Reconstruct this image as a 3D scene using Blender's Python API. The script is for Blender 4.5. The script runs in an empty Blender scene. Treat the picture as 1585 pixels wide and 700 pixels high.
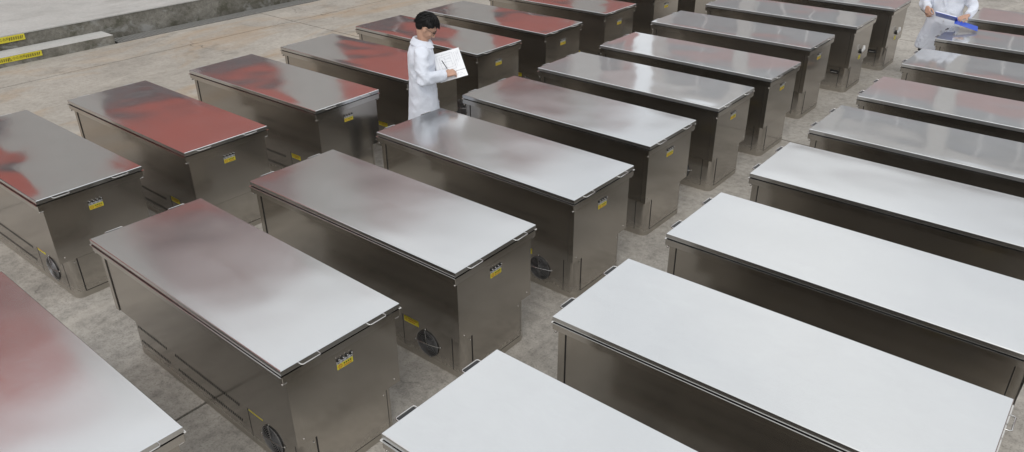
import bpy, math, random
from mathutils import Vector, Matrix, Euler, noise
R = math.radians
scene = bpy.context.scene
col = scene.collection

# ------------------------------------------------------------------ camera
cam_d = bpy.data.cameras.new('camera'); cam = bpy.data.objects.new('camera', cam_d); col.objects.link(cam)
cam_d.sensor_width = 36.0; cam_d.lens = 1204.66 / 1585.0 * 36.0
cam_d.clip_start = 0.05; cam_d.clip_end = 3000
cam.matrix_world = Matrix.Translation((0, 0, 3.4225)) @ (Matrix.Rotation(R(39.570), 4, 'Z') @ Matrix.Rotation(R(61.788), 4, 'X') @ Matrix.Rotation(R(-0.346), 4, 'Z'))
scene.camera = cam
# ------------------------------------------------------------------ sky, sun, exposure (bright overcast)
SUN_EL, SUN_AZ = 52.0, 150.0          # azimuth clockwise from +y: behind the camera, to the right
world = bpy.data.worlds.new('World'); scene.world = world; world.use_nodes = True
wt = world.node_tree; wt.nodes.clear()
wo = wt.nodes.new('ShaderNodeOutputWorld'); bg = wt.nodes.new('ShaderNodeBackground')
sky = wt.nodes.new('ShaderNodeTexSky'); sky.sky_type = 'NISHITA'; sky.sun_disc = False
sky.sun_elevation = R(SUN_EL); sky.sun_rotation = R(SUN_AZ); sky.air_density = 1.0; sky.dust_density = 4.0; sky.ozone_density = 1.0
tc = wt.nodes.new('ShaderNodeTexCoord')
cn = wt.nodes.new('ShaderNodeTexNoise'); cn.inputs['Scale'].default_value = 2.2; cn.inputs['Detail'].default_value = 5.0; cn.inputs['Roughness'].default_value = 0.55
cr = wt.nodes.new('ShaderNodeValToRGB'); cr.color_ramp.elements[0].position = 0.30; cr.color_ramp.elements[1].position = 0.68
cr.color_ramp.elements[0].color = (0.70, 0.735, 0.775, 1); cr.color_ramp.elements[1].color = (0.97, 0.98, 0.98, 1)
cs = wt.nodes.new('ShaderNodeVectorMath'); cs.operation = 'SCALE'; cs.inputs['Scale'].default_value = 12.7
mx = wt.nodes.new('ShaderNodeMix'); mx.data_type = 'RGBA'; mx.inputs[0].default_value = 0.86
wt.links.new(tc.outputs['Generated'], cn.inputs['Vector']); wt.links.new(cn.outputs['Fac'], cr.inputs['Fac'])
wt.links.new(cr.outputs['Color'], cs.inputs[0]); wt.links.new(sky.outputs['Color'], mx.inputs[6]); wt.links.new(cs.outputs[0], mx.inputs[7])
wt.links.new(mx.outputs[2], bg.inputs['Color']); bg.inputs['Strength'].default_value = 0.1
wt.links.new(bg.outputs[0], wo.inputs['Surface'])
sun_d = bpy.data.lights.new('sun', 'SUN'); sun = bpy.data.objects.new('sun', sun_d); col.objects.link(sun)
sun_d.energy = 0.7; sun_d.angle = R(25); sun_d.color = (1.0, 0.96, 0.9)
sdir = Vector((math.sin(R(SUN_AZ)) * math.cos(R(SUN_EL)), math.cos(R(SUN_AZ)) * math.cos(R(SUN_EL)), math.sin(R(SUN_EL))))
sun.rotation_euler = sdir.to_track_quat('Z', 'Y').to_euler(); sun.location = sdir * 40
scene.view_settings.view_transform = 'Standard'; scene.view_settings.look = 'None'
scene.view_settings.exposure = 0.16; scene.view_settings.gamma = 1.0; scene.view_settings.use_curve_mapping = False
scene.render.engine = 'CYCLES'
scene.cycles.max_bounces = 8; scene.cycles.glossy_bounces = 6; scene.cycles.diffuse_bounces = 4

# ------------------------------------------------------------------ material helpers
def new_mat(name):
    m = bpy.data.materials.new(name); m.use_nodes = True
    nt = m.node_tree; b = nt.nodes['Principled BSDF']
    return m, nt, b
def N(nt, kind, **kw):
    n = nt.nodes.new(kind)
    for k, v in kw.items():
        if k.startswith('i_'):
            n.inputs[k[2:].replace('_', ' ')].default_value = v
        else: setattr(n, k, v)
    return n
def pos_vec(nt, scale=(1, 1, 1), loc=(0, 0, 0), kind='pos'):
    if kind == 'pos': src = N(nt, 'ShaderNodeNewGeometry').outputs['Position']
    else: src = N(nt, 'ShaderNodeTexCoord').outputs['Object']
    mp = N(nt, 'ShaderNodeMapping'); mp.inputs['Scale'].default_value = scale; mp.inputs['Location'].default_value = loc
    nt.links.new(src, mp.inputs['Vector']); return mp.outputs['Vector']
def tex(nt, vec, scale, detail=4, rough=0.55, dist=0.0):
    n = N(nt, 'ShaderNodeTexNoise'); n.inputs['Scale'].default_value = scale; n.inputs['Detail'].default_value = detail
    n.inputs['Roughness'].default_value = rough; n.inputs['Distortion'].default_value = dist
    nt.links.new(vec, n.inputs['Vector']); return n.outputs['Fac']
def ramp(nt, fac, stops):
    r = N(nt, 'ShaderNodeValToRGB'); e = r.color_ramp.elements
    while len(e) < len(stops): e.new(0.5)
    for el, (p, c) in zip(e, stops):
        el.position = p; el.color = (c, c, c, 1) if isinstance(c, (int, float)) else (*c, 1)
    nt.links.new(fac, r.inputs['Fac']); return r.outputs['Color']
def mixc(nt, fac, a, b, mode='MIX'):
    m = N(nt, 'ShaderNodeMix', data_type='RGBA', blend_type=mode)
    for s, v in ((m.inputs[0], fac), (m.inputs[6], a), (m.inputs[7], b)):
        if isinstance(v, (int, float)): s.default_value = v
        elif isinstance(v, tuple): s.default_value = (*v, 1)
        else: nt.links.new(v, s)
    return m.outputs[2]
def math_n(nt, op, a, b):
    m = N(nt, 'ShaderNodeMath', operation=op)
    for s, v in ((m.inputs[0], a), (m.inputs[1], b)):
        if isinstance(v, (int, float)): s.default_value = v
        else: nt.links.new(v, s)
    return m.outputs[0]
def bump(nt, b, h, strength, dist):
    bn = N(nt, 'ShaderNodeBump'); bn.inputs['Strength'].default_value = strength; bn.inputs['Distance'].default_value = dist
    nt.links.new(h, bn.inputs['Height']); nt.links.new(bn.outputs[0], b.inputs['Normal'])
def plain(name, c, rough=0.6, metal=0.0, var=0.12, scale=18.0, spec=0.5):
    m, nt, b = new_mat(name)
    v = pos_vec(nt, kind='obj'); f = tex(nt, v, scale)
    nt.links.new(mixc(nt, 1.0, c, ramp(nt, f, [(0.25, 1 - var), (0.75, 1 + var)]), 'MULTIPLY'), b.inputs['Base Color'])
    b.inputs['Roughness'].default_value = rough; b.inputs['Metallic'].default_value = metal
    b.inputs['Specular IOR Level'].default_value = spec
    return m
M = {}
def steel(name, c, r0, r1, stretch, per_object=0.0, haze=0.0, haze_rough=0.42, dusty=False, grain_amt=1.0):
    m, nt, b = new_mat(name)
    b.inputs['Metallic'].default_value = 1.0
    v = pos_vec(nt, stretch, kind='obj'); grain = tex(nt, v, 26, 3, 0.6)
    oi = N(nt, 'ShaderNodeObjectInfo')
    vv = N(nt, 'ShaderNodeVectorMath', operation='ADD'); nt.links.new(pos_vec(nt, kind='obj'), vv.inputs[0]); nt.links.new(oi.outputs['Location'], vv.inputs[1])
    smudge = tex(nt, vv.outputs[0], 3.2, 5, 0.6, 0.6)
    fine = tex(nt, vv.outputs[0], 22, 3, 0.7)
    cc = mixc(nt, 1.0, c, ramp(nt, grain, [(0.3, 1 - 0.05 * grain_amt), (0.7, 1 + 0.04 * grain_amt)]), 'MULTIPLY')
    cc = mixc(nt, 1.0, cc, ramp(nt, smudge, [(0.3, 0.97), (0.7, 1.015)]), 'MULTIPLY')
    cc = mixc(nt, 1.0, cc, ramp(nt, oi.outputs['Random'], [(0.0, 0.93), (1.0, 1.05)]), 'MULTIPLY')
    dust = None
    if dusty:      # dried mud splashes and dust low on the panels, handling smears higher up
        sz = N(nt, 'ShaderNodeSeparateXYZ'); nt.links.new(pos_vec(nt, kind='obj'), sz.inputs[0])
        edge = math_n(nt, 'ADD', sz.outputs['Z'], math_n(nt, 'MULTIPLY', tex(nt, vv.outputs[0], 7, 6, 0.7), 0.16))
        dust = ramp(nt, edge, [(0.09, 0.55), (0.20, 0.0)])
        cc = mixc(nt, dust, cc, (0.36, 0.325, 0.27))
        nt.links.new(math_n(nt, 'SUBTRACT', 1.0, math_n(nt, 'MULTIPLY', dust, 0.8)), b.inputs['Metallic'])
    nt.links.new(cc, b.inputs['Base Color'])
    rr = math_n(nt, 'ADD', ramp(nt, smudge, [(0.32, r0), (0.72, r1)]), math_n(nt, 'MULTIPLY', ramp(nt, grain, [(0.3, 0.0), (0.7, 1.0)]), 0.03 * grain_amt))
    rr = math_n(nt, 'ADD', rr, math_n(nt, 'MULTIPLY', ramp(nt, fine, [(0.55, 0.0), (0.8, 1.0)]), 0.03))
    if per_object:
        rr = math_n(nt, 'ADD', rr, math_n(nt, 'MULTIPLY', oi.outputs['Random'], per_object))
    if dust: rr = math_n(nt, 'ADD', rr, math_n(nt, 'MULTIPLY', dust, 0.5))
    nt.links.new(rr, b.inputs['Roughness'])
    b.inputs['Anisotropic'].default_value = 0.35
    if haze:      # brushed sheet scatters part of the light widely
        b2 = N(nt, 'ShaderNodeBsdfPrincipled'); b2.inputs['Metallic'].default_value = 1.0; b2.inputs['Roughness'].default_value = haze_rough
        nt.links.new(cc, b2.inputs['Base Color']); ms = N(nt, 'ShaderNodeMixShader'); ms.inputs[0].default_value = haze
        nt.links.new(b.outputs[0], ms.inputs[1]); nt.links.new(b2.outputs[0], ms.inputs[2])
        nt.links.new(ms.outputs[0], nt.nodes['Material Output'].inputs['Surface'])
    return m
M['lid'] = steel('polished_stainless_lid', (0.635, 0.64, 0.64), 0.065, 0.115, (0.4, 14, 1), 0.03, 0.20, grain_amt=0.35)
M['lid_satin'] = steel('satin_stainless_lid', (0.635, 0.64, 0.64), 0.035, 0.06, (0.4, 14, 1), 0.02, 0.38, 0.5, grain_amt=0.5)
M['lid_brushed'] = steel('brushed_stainless_lid', (0.635, 0.64, 0.64), 0.14, 0.18, (0.4, 14, 1), 0.03, 0.14, grain_amt=0.35)
M['body'] = steel('stainless_body', (0.495, 0.468, 0.43), 0.08, 0.15, (14, 14, 0.5), 0.03, 0.22, 0.42, True)
M['trim'] = steel('stainless_trim', (0.55, 0.53, 0.50), 0.14, 0.22, (0.5, 12, 12))
M['chrome'] = plain('bright_steel', (0.50, 0.49, 0.475), 0.25, 1.0, 0.04)
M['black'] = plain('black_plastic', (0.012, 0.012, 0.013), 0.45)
M['blade'] = plain('fan_blade_plastic', (0.045, 0.048, 0.052), 0.35)
M['wire'] = plain('dark_wire', (0.48, 0.48, 0.49), 0.35, 0.8)
M['seam'] = plain('dark_gap', (0.02, 0.019, 0.018), 0.8)
M['yellow'] = plain('yellow_label', (0.60, 0.52, 0.035), 0.45, var=0.06)
M['label_ink'] = plain('label_ink', (0.05, 0.035, 0.02), 0.6)
M['label_red'] = plain('label_red', (0.40, 0.12, 0.03), 0.5)
M['label_white'] = plain('label_grey_white', (0.42, 0.43, 0.44), 0.4)
M['lever_white'] = plain('lever_white', (0.7, 0.7, 0.7), 0.35)

def concrete(name, c0, c1, kind):
    m, nt, b = new_mat(name)
    v = pos_vec(nt)
    big = tex(nt, v, 0.42, 7, 0.62, 0.5); mid = tex(nt, v, 2.1, 6, 0.65, 0.3); fine = tex(nt, v, 16, 5, 0.7); speck = tex(nt, v, 75, 2, 0.6)
    c = mixc(nt, ramp(nt, big, [(0.32, 0.0), (0.68, 1.0)]), c0, c1)
    c = mixc(nt, 1.0, c, ramp(nt, mid, [(0.25, 0.9 if kind == 'deck' else 0.72), (0.5, 1.0), (0.78, 1.06 if kind == 'deck' else 1.22)]), 'MULTIPLY')
    lo, hi = (0.9, 1.07) if kind == 'deck' else (0.68, 1.25)
    c = mixc(nt, 1.0, c, ramp(nt, fine, [(0.28, lo), (0.5, 1.0), (0.75, hi)]), 'MULTIPLY')
    c = mixc(nt, 1.0, c, ramp(nt, speck, [(0.28, 0.9 if kind == 'deck' else 0.66), (0.45, 1.0), (0.8, 1.12)]), 'MULTIPLY')
    sx = N(nt, 'ShaderNodeSeparateXYZ'); nt.links.new(N(nt, 'ShaderNodeNewGeometry').outputs['Position'], sx.inputs[0])
    if kind == 'yard':
        sv = pos_vec(nt, (1.0, 0.28, 1)); streak = tex(nt, sv, 2.6, 6, 0.68, 0.8)
        c = mixc(nt, ramp(nt, streak, [(0.52, 0.0), (0.70, 0.55)]), c, (0.47, 0.435, 0.385))
        mr = N(nt, 'ShaderNodeMapRange', interpolation_type='SMOOTHSTEP'); nt.links.new(sx.outputs['X'], mr.inputs[0])
        mr.inputs[1].default_value = -7.5; mr.inputs[2].default_value = -10.5
        # rusty run-off water marks lie in the open strip by the loading platform
        rust = tex(nt, pos_vec(nt, (0.75, 0.3, 1), (3.7, 0.6, 0)), 1.15, 5, 0.6, 1.2)
        rf = math_n(nt, 'MULTIPLY', ramp(nt, rust, [(0.50, 0.0), (0.66, 0.65)]), mr.outputs[0])
        c = mixc(nt, rf, c, (0.36, 0.225, 0.11))
        c = mixc(nt, math_n(nt, 'MULTIPLY', mr.outputs[0], 0.38), c, (0.35, 0.32, 0.27))
        dark = tex(nt, pos_vec(nt, (1, 0.6, 1), (11, 4, 0)), 1.7, 6, 0.7, 0.6)
        c = mixc(nt, ramp(nt, dark, [(0.55, 0.0), (0.68, 0.42)]), c, (0.15, 0.137, 0.115))
        vo = N(nt, 'ShaderNodeTexVoronoi', feature='DISTANCE_TO_EDGE'); vo.inputs['Scale'].default_value = 0.55; vo.inputs['Randomness'].default_value = 1.0
        dv = N(nt, 'ShaderNodeVectorMath', operation='ADD'); wn = N(nt, 'ShaderNodeTexNoise'); wn.inputs['Scale'].default_value = 3.0; wn.inputs['Detail'].default_value = 6
        wsc = N(nt, 'ShaderNodeVectorMath', operation='SCALE'); wsc.inputs['Scale'].default_value = 0.5
        nt.links.new(v, wn.inputs['Vector']); nt.links.new(wn.outputs['Color'], wsc.inputs[0]); nt.links.new(v, dv.inputs[0]); nt.links.new(wsc.outputs[0], dv.inputs[1]); nt.links.new(dv.outputs[0], vo.inputs['Vector'])
        ck = math_n(nt, 'MULTIPLY', ramp(nt, vo.outputs['Distance'], [(0.0, 1.0), (0.006, 0.0)]), ramp(nt, tex(nt, v, 0.7, 3), [(0.55, 0.0), (0.66, 0.7)]))
        c = mixc(nt, ck, c, (0.05, 0.045, 0.04))
    elif kind == 'wall':
        drip = tex(nt, pos_vec(nt, (1, 0.9, 1.3), (2, 0, 0)), 1.4, 6, 0.7, 0.5)
        c = mixc(nt, ramp(nt, drip, [(0.46, 0.0), (0.64, 0.85)]), c, (0.075, 0.07, 0.05))
        moss = tex(nt, pos_vec(nt, (1, 1.3, 1.5), (5, 2, 1)), 3.0, 6, 0.7)
        c = mixc(nt, ramp(nt, moss, [(0.55, 0.0), (0.68, 0.7)]), c, (0.05, 0.052, 0.028))
        pale = tex(nt, pos_vec(nt, (1, 1.2, 2.0), (9, 1, 1)), 1.8, 6, 0.65, 0.4)
        c = mixc(nt, ramp(nt, pale, [(0.56, 0.0), (0.66, 0.65)]), c, (0.33, 0.33, 0.315))
    else:
        sm = tex(nt, pos_vec(nt, (1.0, 0.35, 1), (4, 7, 0)), 0.8, 5, 0.6, 0.6)
        c = mixc(nt, ramp(nt, sm, [(0.56, 0.0), (0.70, 0.6)]), c, (0.24, 0.23, 0.21))
    nt.links.new(c, b.inputs['Base Color'])
    nt.links.new(ramp(nt, mid, [(0.3, 0.9), (0.7, 0.7)]), b.inputs['Roughness'])
    b.inputs['Specular IOR Level'].default_value = 0.3
    bump(nt, b, mixc(nt, 0.5, fine, speck), 0.12 if kind == 'deck' else 0.35, 0.006)
    return m
M['yard'] = concrete('yard_concrete', (0.272, 0.253, 0.226), (0.395, 0.370, 0.332), 'yard')
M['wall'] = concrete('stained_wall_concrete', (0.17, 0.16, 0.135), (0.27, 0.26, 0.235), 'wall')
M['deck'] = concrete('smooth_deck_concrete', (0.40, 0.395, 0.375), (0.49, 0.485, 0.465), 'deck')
M['drain'] = plain('galvanised_drain', (0.30, 0.295, 0.28), 0.5, 0.5)

# ------------------------------------------------------------------ mesh builder
class MB:
    def __init__(s): s.v = []; s.f = []
    def add(s, vs, fs):
        o = len(s.v); s.v += [tuple(p) for p in vs]; s.f += [tuple(i + o for i in f) for f in fs]; return s
    def box(s, x0, x1, y0, y1, z0, z1):
        return s.add([(x0, y0, z0), (x1, y0, z0), (x1, y1, z0), (x0, y1, z0), (x0, y0, z1), (x1, y0, z1), (x1, y1, z1), (x0, y1, z1)],
                     [(3, 2, 1, 0), (4, 5, 6, 7), (0, 1, 5, 4), (1, 2, 6, 5), (2, 3, 7, 6), (3, 0, 4, 7)])
    def prism(s, poly, z0, z1, cap=True):
        n = len(poly); vs = [(x, y, z0) for x, y in poly] + [(x, y, z1) for x, y in poly]
        fs = [(i, (i + 1) % n, n + (i + 1) % n, n + i) for i in range(n)]
        if cap: fs += [tuple(range(n - 1, -1, -1)), tuple(range(n, 2 * n))]
        return s.add(vs, fs)
    def tube(s, path, r, n=8, closed=False):
        pts = [Vector(p) for p in path]; k = len(pts); rr = r if isinstance(r, (list, tuple)) else [r] * k
        vs = []; up = None
        for i, p in enumerate(pts):
            a = pts[(i - 1) % k] if (i > 0 or closed) else p; b = pts[(i + 1) % k] if (i < k - 1 or closed) else p
            t = (b - a).normalized()
            if up is None: up = t.orthogonal().normalized()
            up = (up - t * up.dot(t)); up = up.normalized() if up.length > 1e-6 else t.orthogonal().normalized()
            w = t.cross(up)
            for j in range(n):
                an = 2 * math.pi * j / n; vs.append(p + (up * math.cos(an) + w * math.sin(an)) * rr[i])
        fs = []
        for i in range(k if closed else k - 1):
            for j in range(n):
                a = i * n + j; b = i * n + (j + 1) % n; i2 = (i + 1) % k
                fs.append((a, b, i2 * n + (j + 1) % n, i2 * n + j))
        if not closed: fs += [tuple(range(n - 1, -1, -1)), tuple((k - 1) * n + j for j in range(n))]
        return s.add(vs, fs)
    def cone(s, a, ra, b, rb, n=12):      # capped with half balls
        a, b = Vector(a), Vector(b); t = (b - a).normalized()
        path, rad = [], []
        for q in (80, 55, 28): path.append(a - t * ra * math.sin(R(q))); rad.append(ra * math.cos(R(q)))
        path.append(a); rad.append(ra); path.append(b); rad.append(rb)
        for q in (28, 55, 80): path.append(b + t * rb * math.sin(R(q))); rad.append(rb * math.cos(R(q)))
        return s.tube(path, rad, n)
    def ell(s, c, r, m=None, nu=16, nv=10):
        c = Vector(c); vs = []; fs = []
        for i in range(nv + 1):
            ph = math.pi * (i + 0.02) / (nv + 0.04)
            for j in range(nu):
                th = 2 * math.pi * j / nu
                p = Vector((r[0] * math.sin(ph) * math.cos(th), r[1] * math.sin(ph) * math.sin(th), r[2] * math.cos(ph)))
                if m: p = m @ p
                vs.append(c + p)
        for i in range(nv):
            for j in range(nu):
                fs.append((i * nu + j, (i + 1) * nu + j, (i + 1) * nu + (j + 1) % nu, i * nu + (j + 1) % nu))
        fs += [tuple(range(nu)), tuple(nv * nu + j for j in range(nu - 1, -1, -1))]
        return s.add(vs, fs)
    def loft(s, rings):
        n = len(rings[0]); vs = [p for r in rings for p in r]; fs = []
        for i in range(len(rings) - 1):
            for j in range(n): fs.append((i * n + j, i * n + (j + 1) % n, (i + 1) * n + (j + 1) % n, (i + 1) * n + j))
        fs += [tuple(range(n - 1, -1, -1)), tuple((len(rings) - 1) * n + j for j in range(n))]
        return s.add(vs, fs)
    def transform(s, m): s.v = [tuple(m @ Vector(p)) for p in s.v]; return s
    def mesh(s, name, mat, smooth=None):
        me = bpy.data.meshes.new(name); me.from_pydata(s.v, [], s.f); me.update()
        if mat: me.materials.append(mat)
        if smooth is not None:
            for p in me.polygons: p.use_smooth = True
            me.set_sharp_from_angle(angle=R(smooth))
        return me
    def build(s, name, mat, parent=None, smooth=None):
        return link(name, s.mesh(name, mat, smooth), parent)
def link(name, me, parent=None):
    o = bpy.data.objects.new(name, me); col.objects.link(o)
    if parent: o.parent = parent
    return o
def empty(name, loc=(0, 0, 0), rz=0.0):
    o = bpy.data.objects.new(name, None); col.objects.link(o); o.location = loc; o.rotation_euler = (0, 0, rz); o.empty_display_size = 0.1
    return o
def tag(o, label=None, cat=None, group=None, kind=None):
    if label: o['label'] = label
    if cat: o['category'] = cat
    if group: o['group'] = group
    if kind: o['kind'] = kind
    return o
def rrect(x0, x1, y0, y1, r, n=6):
    out = []
    for cx, cy, a0 in ((x1 - r, y0 + r, -90), (x1 - r, y1 - r, 0), (x0 + r, y1 - r, 90), (x0 + r, y0 + r, 180)):
        for i in range(n + 1):
            a = R(a0 + 90 * i / n); out.append((cx + r * math.cos(a), cy + r * math.sin(a)))
    return out

# ------------------------------------------------------------------ ground: base sheet + cast concrete slabs
g = MB(); g.add([(-600, -600, -0.1), (600, -600, -0.1), (600, 600, -0.1), (-600, 600, -0.1)], [(0, 1, 2, 3)])
ground = tag(g.build('ground', M['yard']), kind='structure')
rng = random.Random(4)
xs = [-13.30, -12.25, -8.16, -4.07, 0.02, 4.11, 8.2]; ys = [-2.45, 3.05, 8.55, 14.05, 19.55, 25.05]
def wob(axis, c, t):      # shared crooked joint line
    return 0.012 * noise.noise(Vector((t * 2.3, c * 7.1, axis * 3.0))) + 0.006 * noise.noise(Vector((t * 9.0, c * 3.3, axis * 5.0)))
for i in range(len(xs) - 1):
    for j in range(len(ys) - 1):
        x0, x1, y0, y1 = xs[i], xs[i + 1], ys[j], ys[j + 1]; gp = 0.011; poly = []
        n = 24
        for k in range(n): t = x0 + (x1 - x0) * k / n; poly.append((max(x0 + gp, t), y0 + gp + wob(0, y0, t)))
        for k in range(n): t = y0 + (y1 - y0) * k / n; poly.append((x1 - gp + wob(1, x1, t), max(y0 + gp, t)))
        for k in range(n): t = x1 - (x1 - x0) * k / n; poly.append((min(x1 - gp, t), y1 - gp + wob(0, y1, t)))
        for k in range(n): t = y1 - (y1 - y0) * k / n; poly.append((x0 + gp + wob(1, x0, t), min(y1 - gp, t)))
        MB().prism(poly, -0.095, 0.0).build('slab', M['yard'], ground)

# ------------------------------------------------------------------ loading platform, step, drain, signs
WX = -13.725
plat = tag(empty('loading_platform', (WX, 8, 0)), 'raised concrete loading platform with a stained mossy edge at upper left', 'platform')
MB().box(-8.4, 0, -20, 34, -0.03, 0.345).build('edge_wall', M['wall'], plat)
top = MB(); pn = [(-8.4, -20), (0.012, -20)]
edge = [(0.012 + 0.010 * noise.noise(Vector((k * 0.9, 0, 7))), -20 + 54 * k / 160) for k in range(1, 160)]
top.prism(pn + edge + [(0.012, 34), (-8.4, 34)], 0.345, 0.362).build('deck', M['deck'], plat)
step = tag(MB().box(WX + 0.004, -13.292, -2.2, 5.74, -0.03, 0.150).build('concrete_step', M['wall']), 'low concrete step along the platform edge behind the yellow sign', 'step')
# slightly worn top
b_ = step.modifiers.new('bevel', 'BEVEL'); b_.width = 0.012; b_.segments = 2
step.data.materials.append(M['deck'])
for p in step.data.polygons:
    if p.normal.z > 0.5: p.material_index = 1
drain = tag(empty('drain_channel', (-13.475, 12, 0)), 'grey grated drain running along the foot of the platform wall', 'drain')
MB().box(-0.15, 0.15, -6.2, 16, -0.03, -0.012).build('channel_bed', M['seam'], drain)
fr = MB(); fr.box(-0.15, -0.125, -6.2, 16, -0.03, 0.006); fr.box(0.125, 0.15, -6.2, 16, -0.03, 0.006); fr.build('grate_frame', M['drain'], drain)
br = MB()
for k in range(440): y = -6.18 + k * 0.05; br.box(-0.123, 0.123, y, y + 0.03, -0.01, 0.003)
tag(br.build('grate_bars', M['drain'], drain), kind='stuff')

def text_mesh(body, size):
    c = bpy.data.curves.new('lettering', 'FONT'); c.body = body; c.size = size; c.align_x = 'CENTER'; c.align_y = 'CENTER'
    o = bpy.data.objects.new('lettering', c); col.objects.link(o)
    dg = bpy.context.evaluated_depsgraph_get(); me = bpy.data.meshes.new_from_object(o.evaluated_get(dg))
    bpy.data.objects.remove(o); return me
YZ = Matrix(((0, 0, 1, 0), (1, 0, 0, 0), (0, 1, 0, 0), (0, 0, 0, 1)))      # drawing plane (a,b) -> (y,z), facing +x
for px, y0, y1, zc, hh, lab in ((WX + 0.014, 3.86, 4.56, 0.300, 0.092, 'yellow striped step warning sign on the platform edge'),
                                (-13.292, 3.88, 4.59, 0.103, 0.082, 'yellow striped step warning sign on the low concrete step')):
    sg = tag(empty('warning_sign', (px, (y0 + y1) / 2, zc)), lab, 'sign', 'yellow step warning signs')
    w = (y1 - y0) / 2
    MB().prism(rrect(-w, w, -hh / 2, hh / 2, 0.006, 3), 0.0, 0.004).transform(YZ).build('plate', M['yellow'], sg)
    for sgn in (-1, 1):
        for k in range(8):
            a = sgn * (w - 0.035) - sgn * k * 0.026 - (0.012 if sgn > 0 else 0)
            h = hh * 0.27
            st = MB(); st.add([(a - 0.012, -h, 0.005), (a, -h, 0.005), (a + 0.024, h, 0.005), (a + 0.012, h, 0.005)], [(0, 1, 2, 3)])
            st.transform(YZ).build('stripe', M['label_ink'], sg)
    tr = MB(); ct = -0.115
    for (a, b) in (((-.028, -.022), (.028, -.022)), ((.028, -.022), (0, .026)), ((0, .026), (-.028, -.022))):
        tr.tube([(ct + a[0], a[1], 0.005), (ct + b[0], b[1], 0.005)], 0.003, 4)
    tr.tube([(ct, 0.010, 0.005), (ct, -0.006, 0.005)], 0.003, 4); tr.tube([(ct, -0.012, 0.005), (ct, -0.015, 0.005)], 0.003, 4)
    tr.transform(YZ).build('warning_triangle', M['label_ink'], sg)
    tm = text_mesh('小心台阶', 0.050); tm.materials.clear(); tm.materials.append(M['label_ink'])
    tm.transform(YZ @ Matrix.Translation((0.025, 0.002, 0.0055))); link('lettering', tm, sg)

# ------------------------------------------------------------------ the buildings round the yard (seen mirrored in the lids)
M['brick_red'] = plain('red_facade', (0.50, 0.085, 0.052), 0.7, var=0.12, scale=1.2)
M['faded_red'] = plain('faded_red_facade', (0.37, 0.15, 0.135), 0.7, var=0.12, scale=1.2)
M['rose'] = plain('pinkish_render', (0.46, 0.35, 0.335), 0.7, var=0.08, scale=1.2)
M['pale'] = plain('pale_pilaster', (0.46, 0.445, 0.42), 0.7, var=0.06, scale=1.5)
M['dim_glass'] = plain('grey_window_glass', (0.20, 0.21, 0.225), 0.08, var=0.15, scale=0.6, spec=0.6)
M['dark_glass'] = plain('dark_window_glass', (0.075, 0.068, 0.072), 0.12, var=0.2, scale=0.6, spec=0.4)
M['frame'] = plain('pale_window_frame', (0.6, 0.6, 0.6), 0.5)
M['roofing'] = plain('grey_roof', (0.2, 0.2, 0.2), 0.8)
def building(name, label, origin, rz, length, depth, bands, top_z, cols, cw, mull, red, glass):
    b = tag(empty(name, origin, rz), label, 'building')
    # local: facade plane y=0 faces -y, x along the facade
    MB().box(0, length, 0.25, depth, -0.03, top_z - 0.2).build('wall', red, b)
    MB().box(-0.2, length + 0.2, 0.0, depth + 0.2, top_z - 0.2, top_z).build('roof', M['roofing'], b)
    for z0, z1, kind in bands:
        if kind == 'pale': MB().box(0, length, 0.0, 0.25, z0, z1).build('parapet', M['pale'], b)
        elif kind == 'mixed':      # red wing, then a pale rendered wing
            MB().box(0, 32.3, 0.0, 0.25, z0, z1).build('spandrel', red, b); MB().box(32.3, length, 0.0, 0.25, z0, z1).build('spandrel', M['rose'], b)
        elif kind == 'red': MB().box(0, length, 0.0, 0.25, z0, z1).build('spandrel', red, b)
        else:
            cc = [0] + cols + [length]
            for i in range(len(cc) - 1):
                a, e = cc[i] + cw / 2 + 0.01, cc[i + 1] - cw / 2 - 0.01
                if e - a < 0.5: continue
                w = MB().box(a, e, 0.14, 0.20, z0 + 0.03, z1 - 0.03).build('window', glass, b)
                fm = MB(); n = max(2, round((e - a) / mull))
                for k in range(n + 1): x = a + (e - a) * k / n; fm.box(x - 0.05, x + 0.05, 0.10, 0.139, z0 + 0.03, z1 - 0.03)
                fm.box(a, e, 0.105, 0.138, z0 + (z1 - z0) * 0.62, z0 + (z1 - z0) * 0.62 + 0.07)
                fm.build('window_frame', M['frame'], w)
    for x in cols: MB().box(x - cw / 2, x + cw / 2, -0.18, 0.02, -0.03, top_z - 0.25).build('pilaster', M['pale'], b)
    return b
# left: facade plane x=-21.6 facing +x  -> local x runs along +y, local -y = +x
building('red_building', 'long red building with pale pilasters, mirrored in the left row of lids', (-21.6, -25, 0), R(90), 62, 12,
         [(0.3, 1.2, 'red'), (1.2, 3.2, 'win'), (3.2, 4.0, 'red'), (4.0, 5.95, 'win'), (5.95, 8.9, 'red'), (8.9, 10.7, 'win'), (10.7, 13.7, 'mixed')], 13.9,
         [15.9, 24.1, 32.3, 40.5, 48.7, 56.9], 2.5, 2.7, M['brick_red'], M['dark_glass'])
building('office_building', 'red and grey office building with white pilasters, mirrored in the far lids', (-21.0, 38.0, 0), 0.0, 64, 12,
         [(0.3, 1.5, 'red'), (1.5, 3.4, 'win'), (3.4, 4.4, 'red'), (4.4, 5.7, 'win'), (5.7, 6.7, 'red'), (6.7, 8.9, 'win'), (8.9, 10.0, 'red'), (10.0, 12.1, 'win'), (12.1, 13.2, 'pale')], 13.4,
         [0.4, 5.0, 9.9, 14.8, 19.8, 24.7, 29.7, 34.6, 39.6, 44.5, 49.5, 54.4, 59.4], 0.75, 1.65, M['faded_red'], M['dim_glass'])

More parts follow.
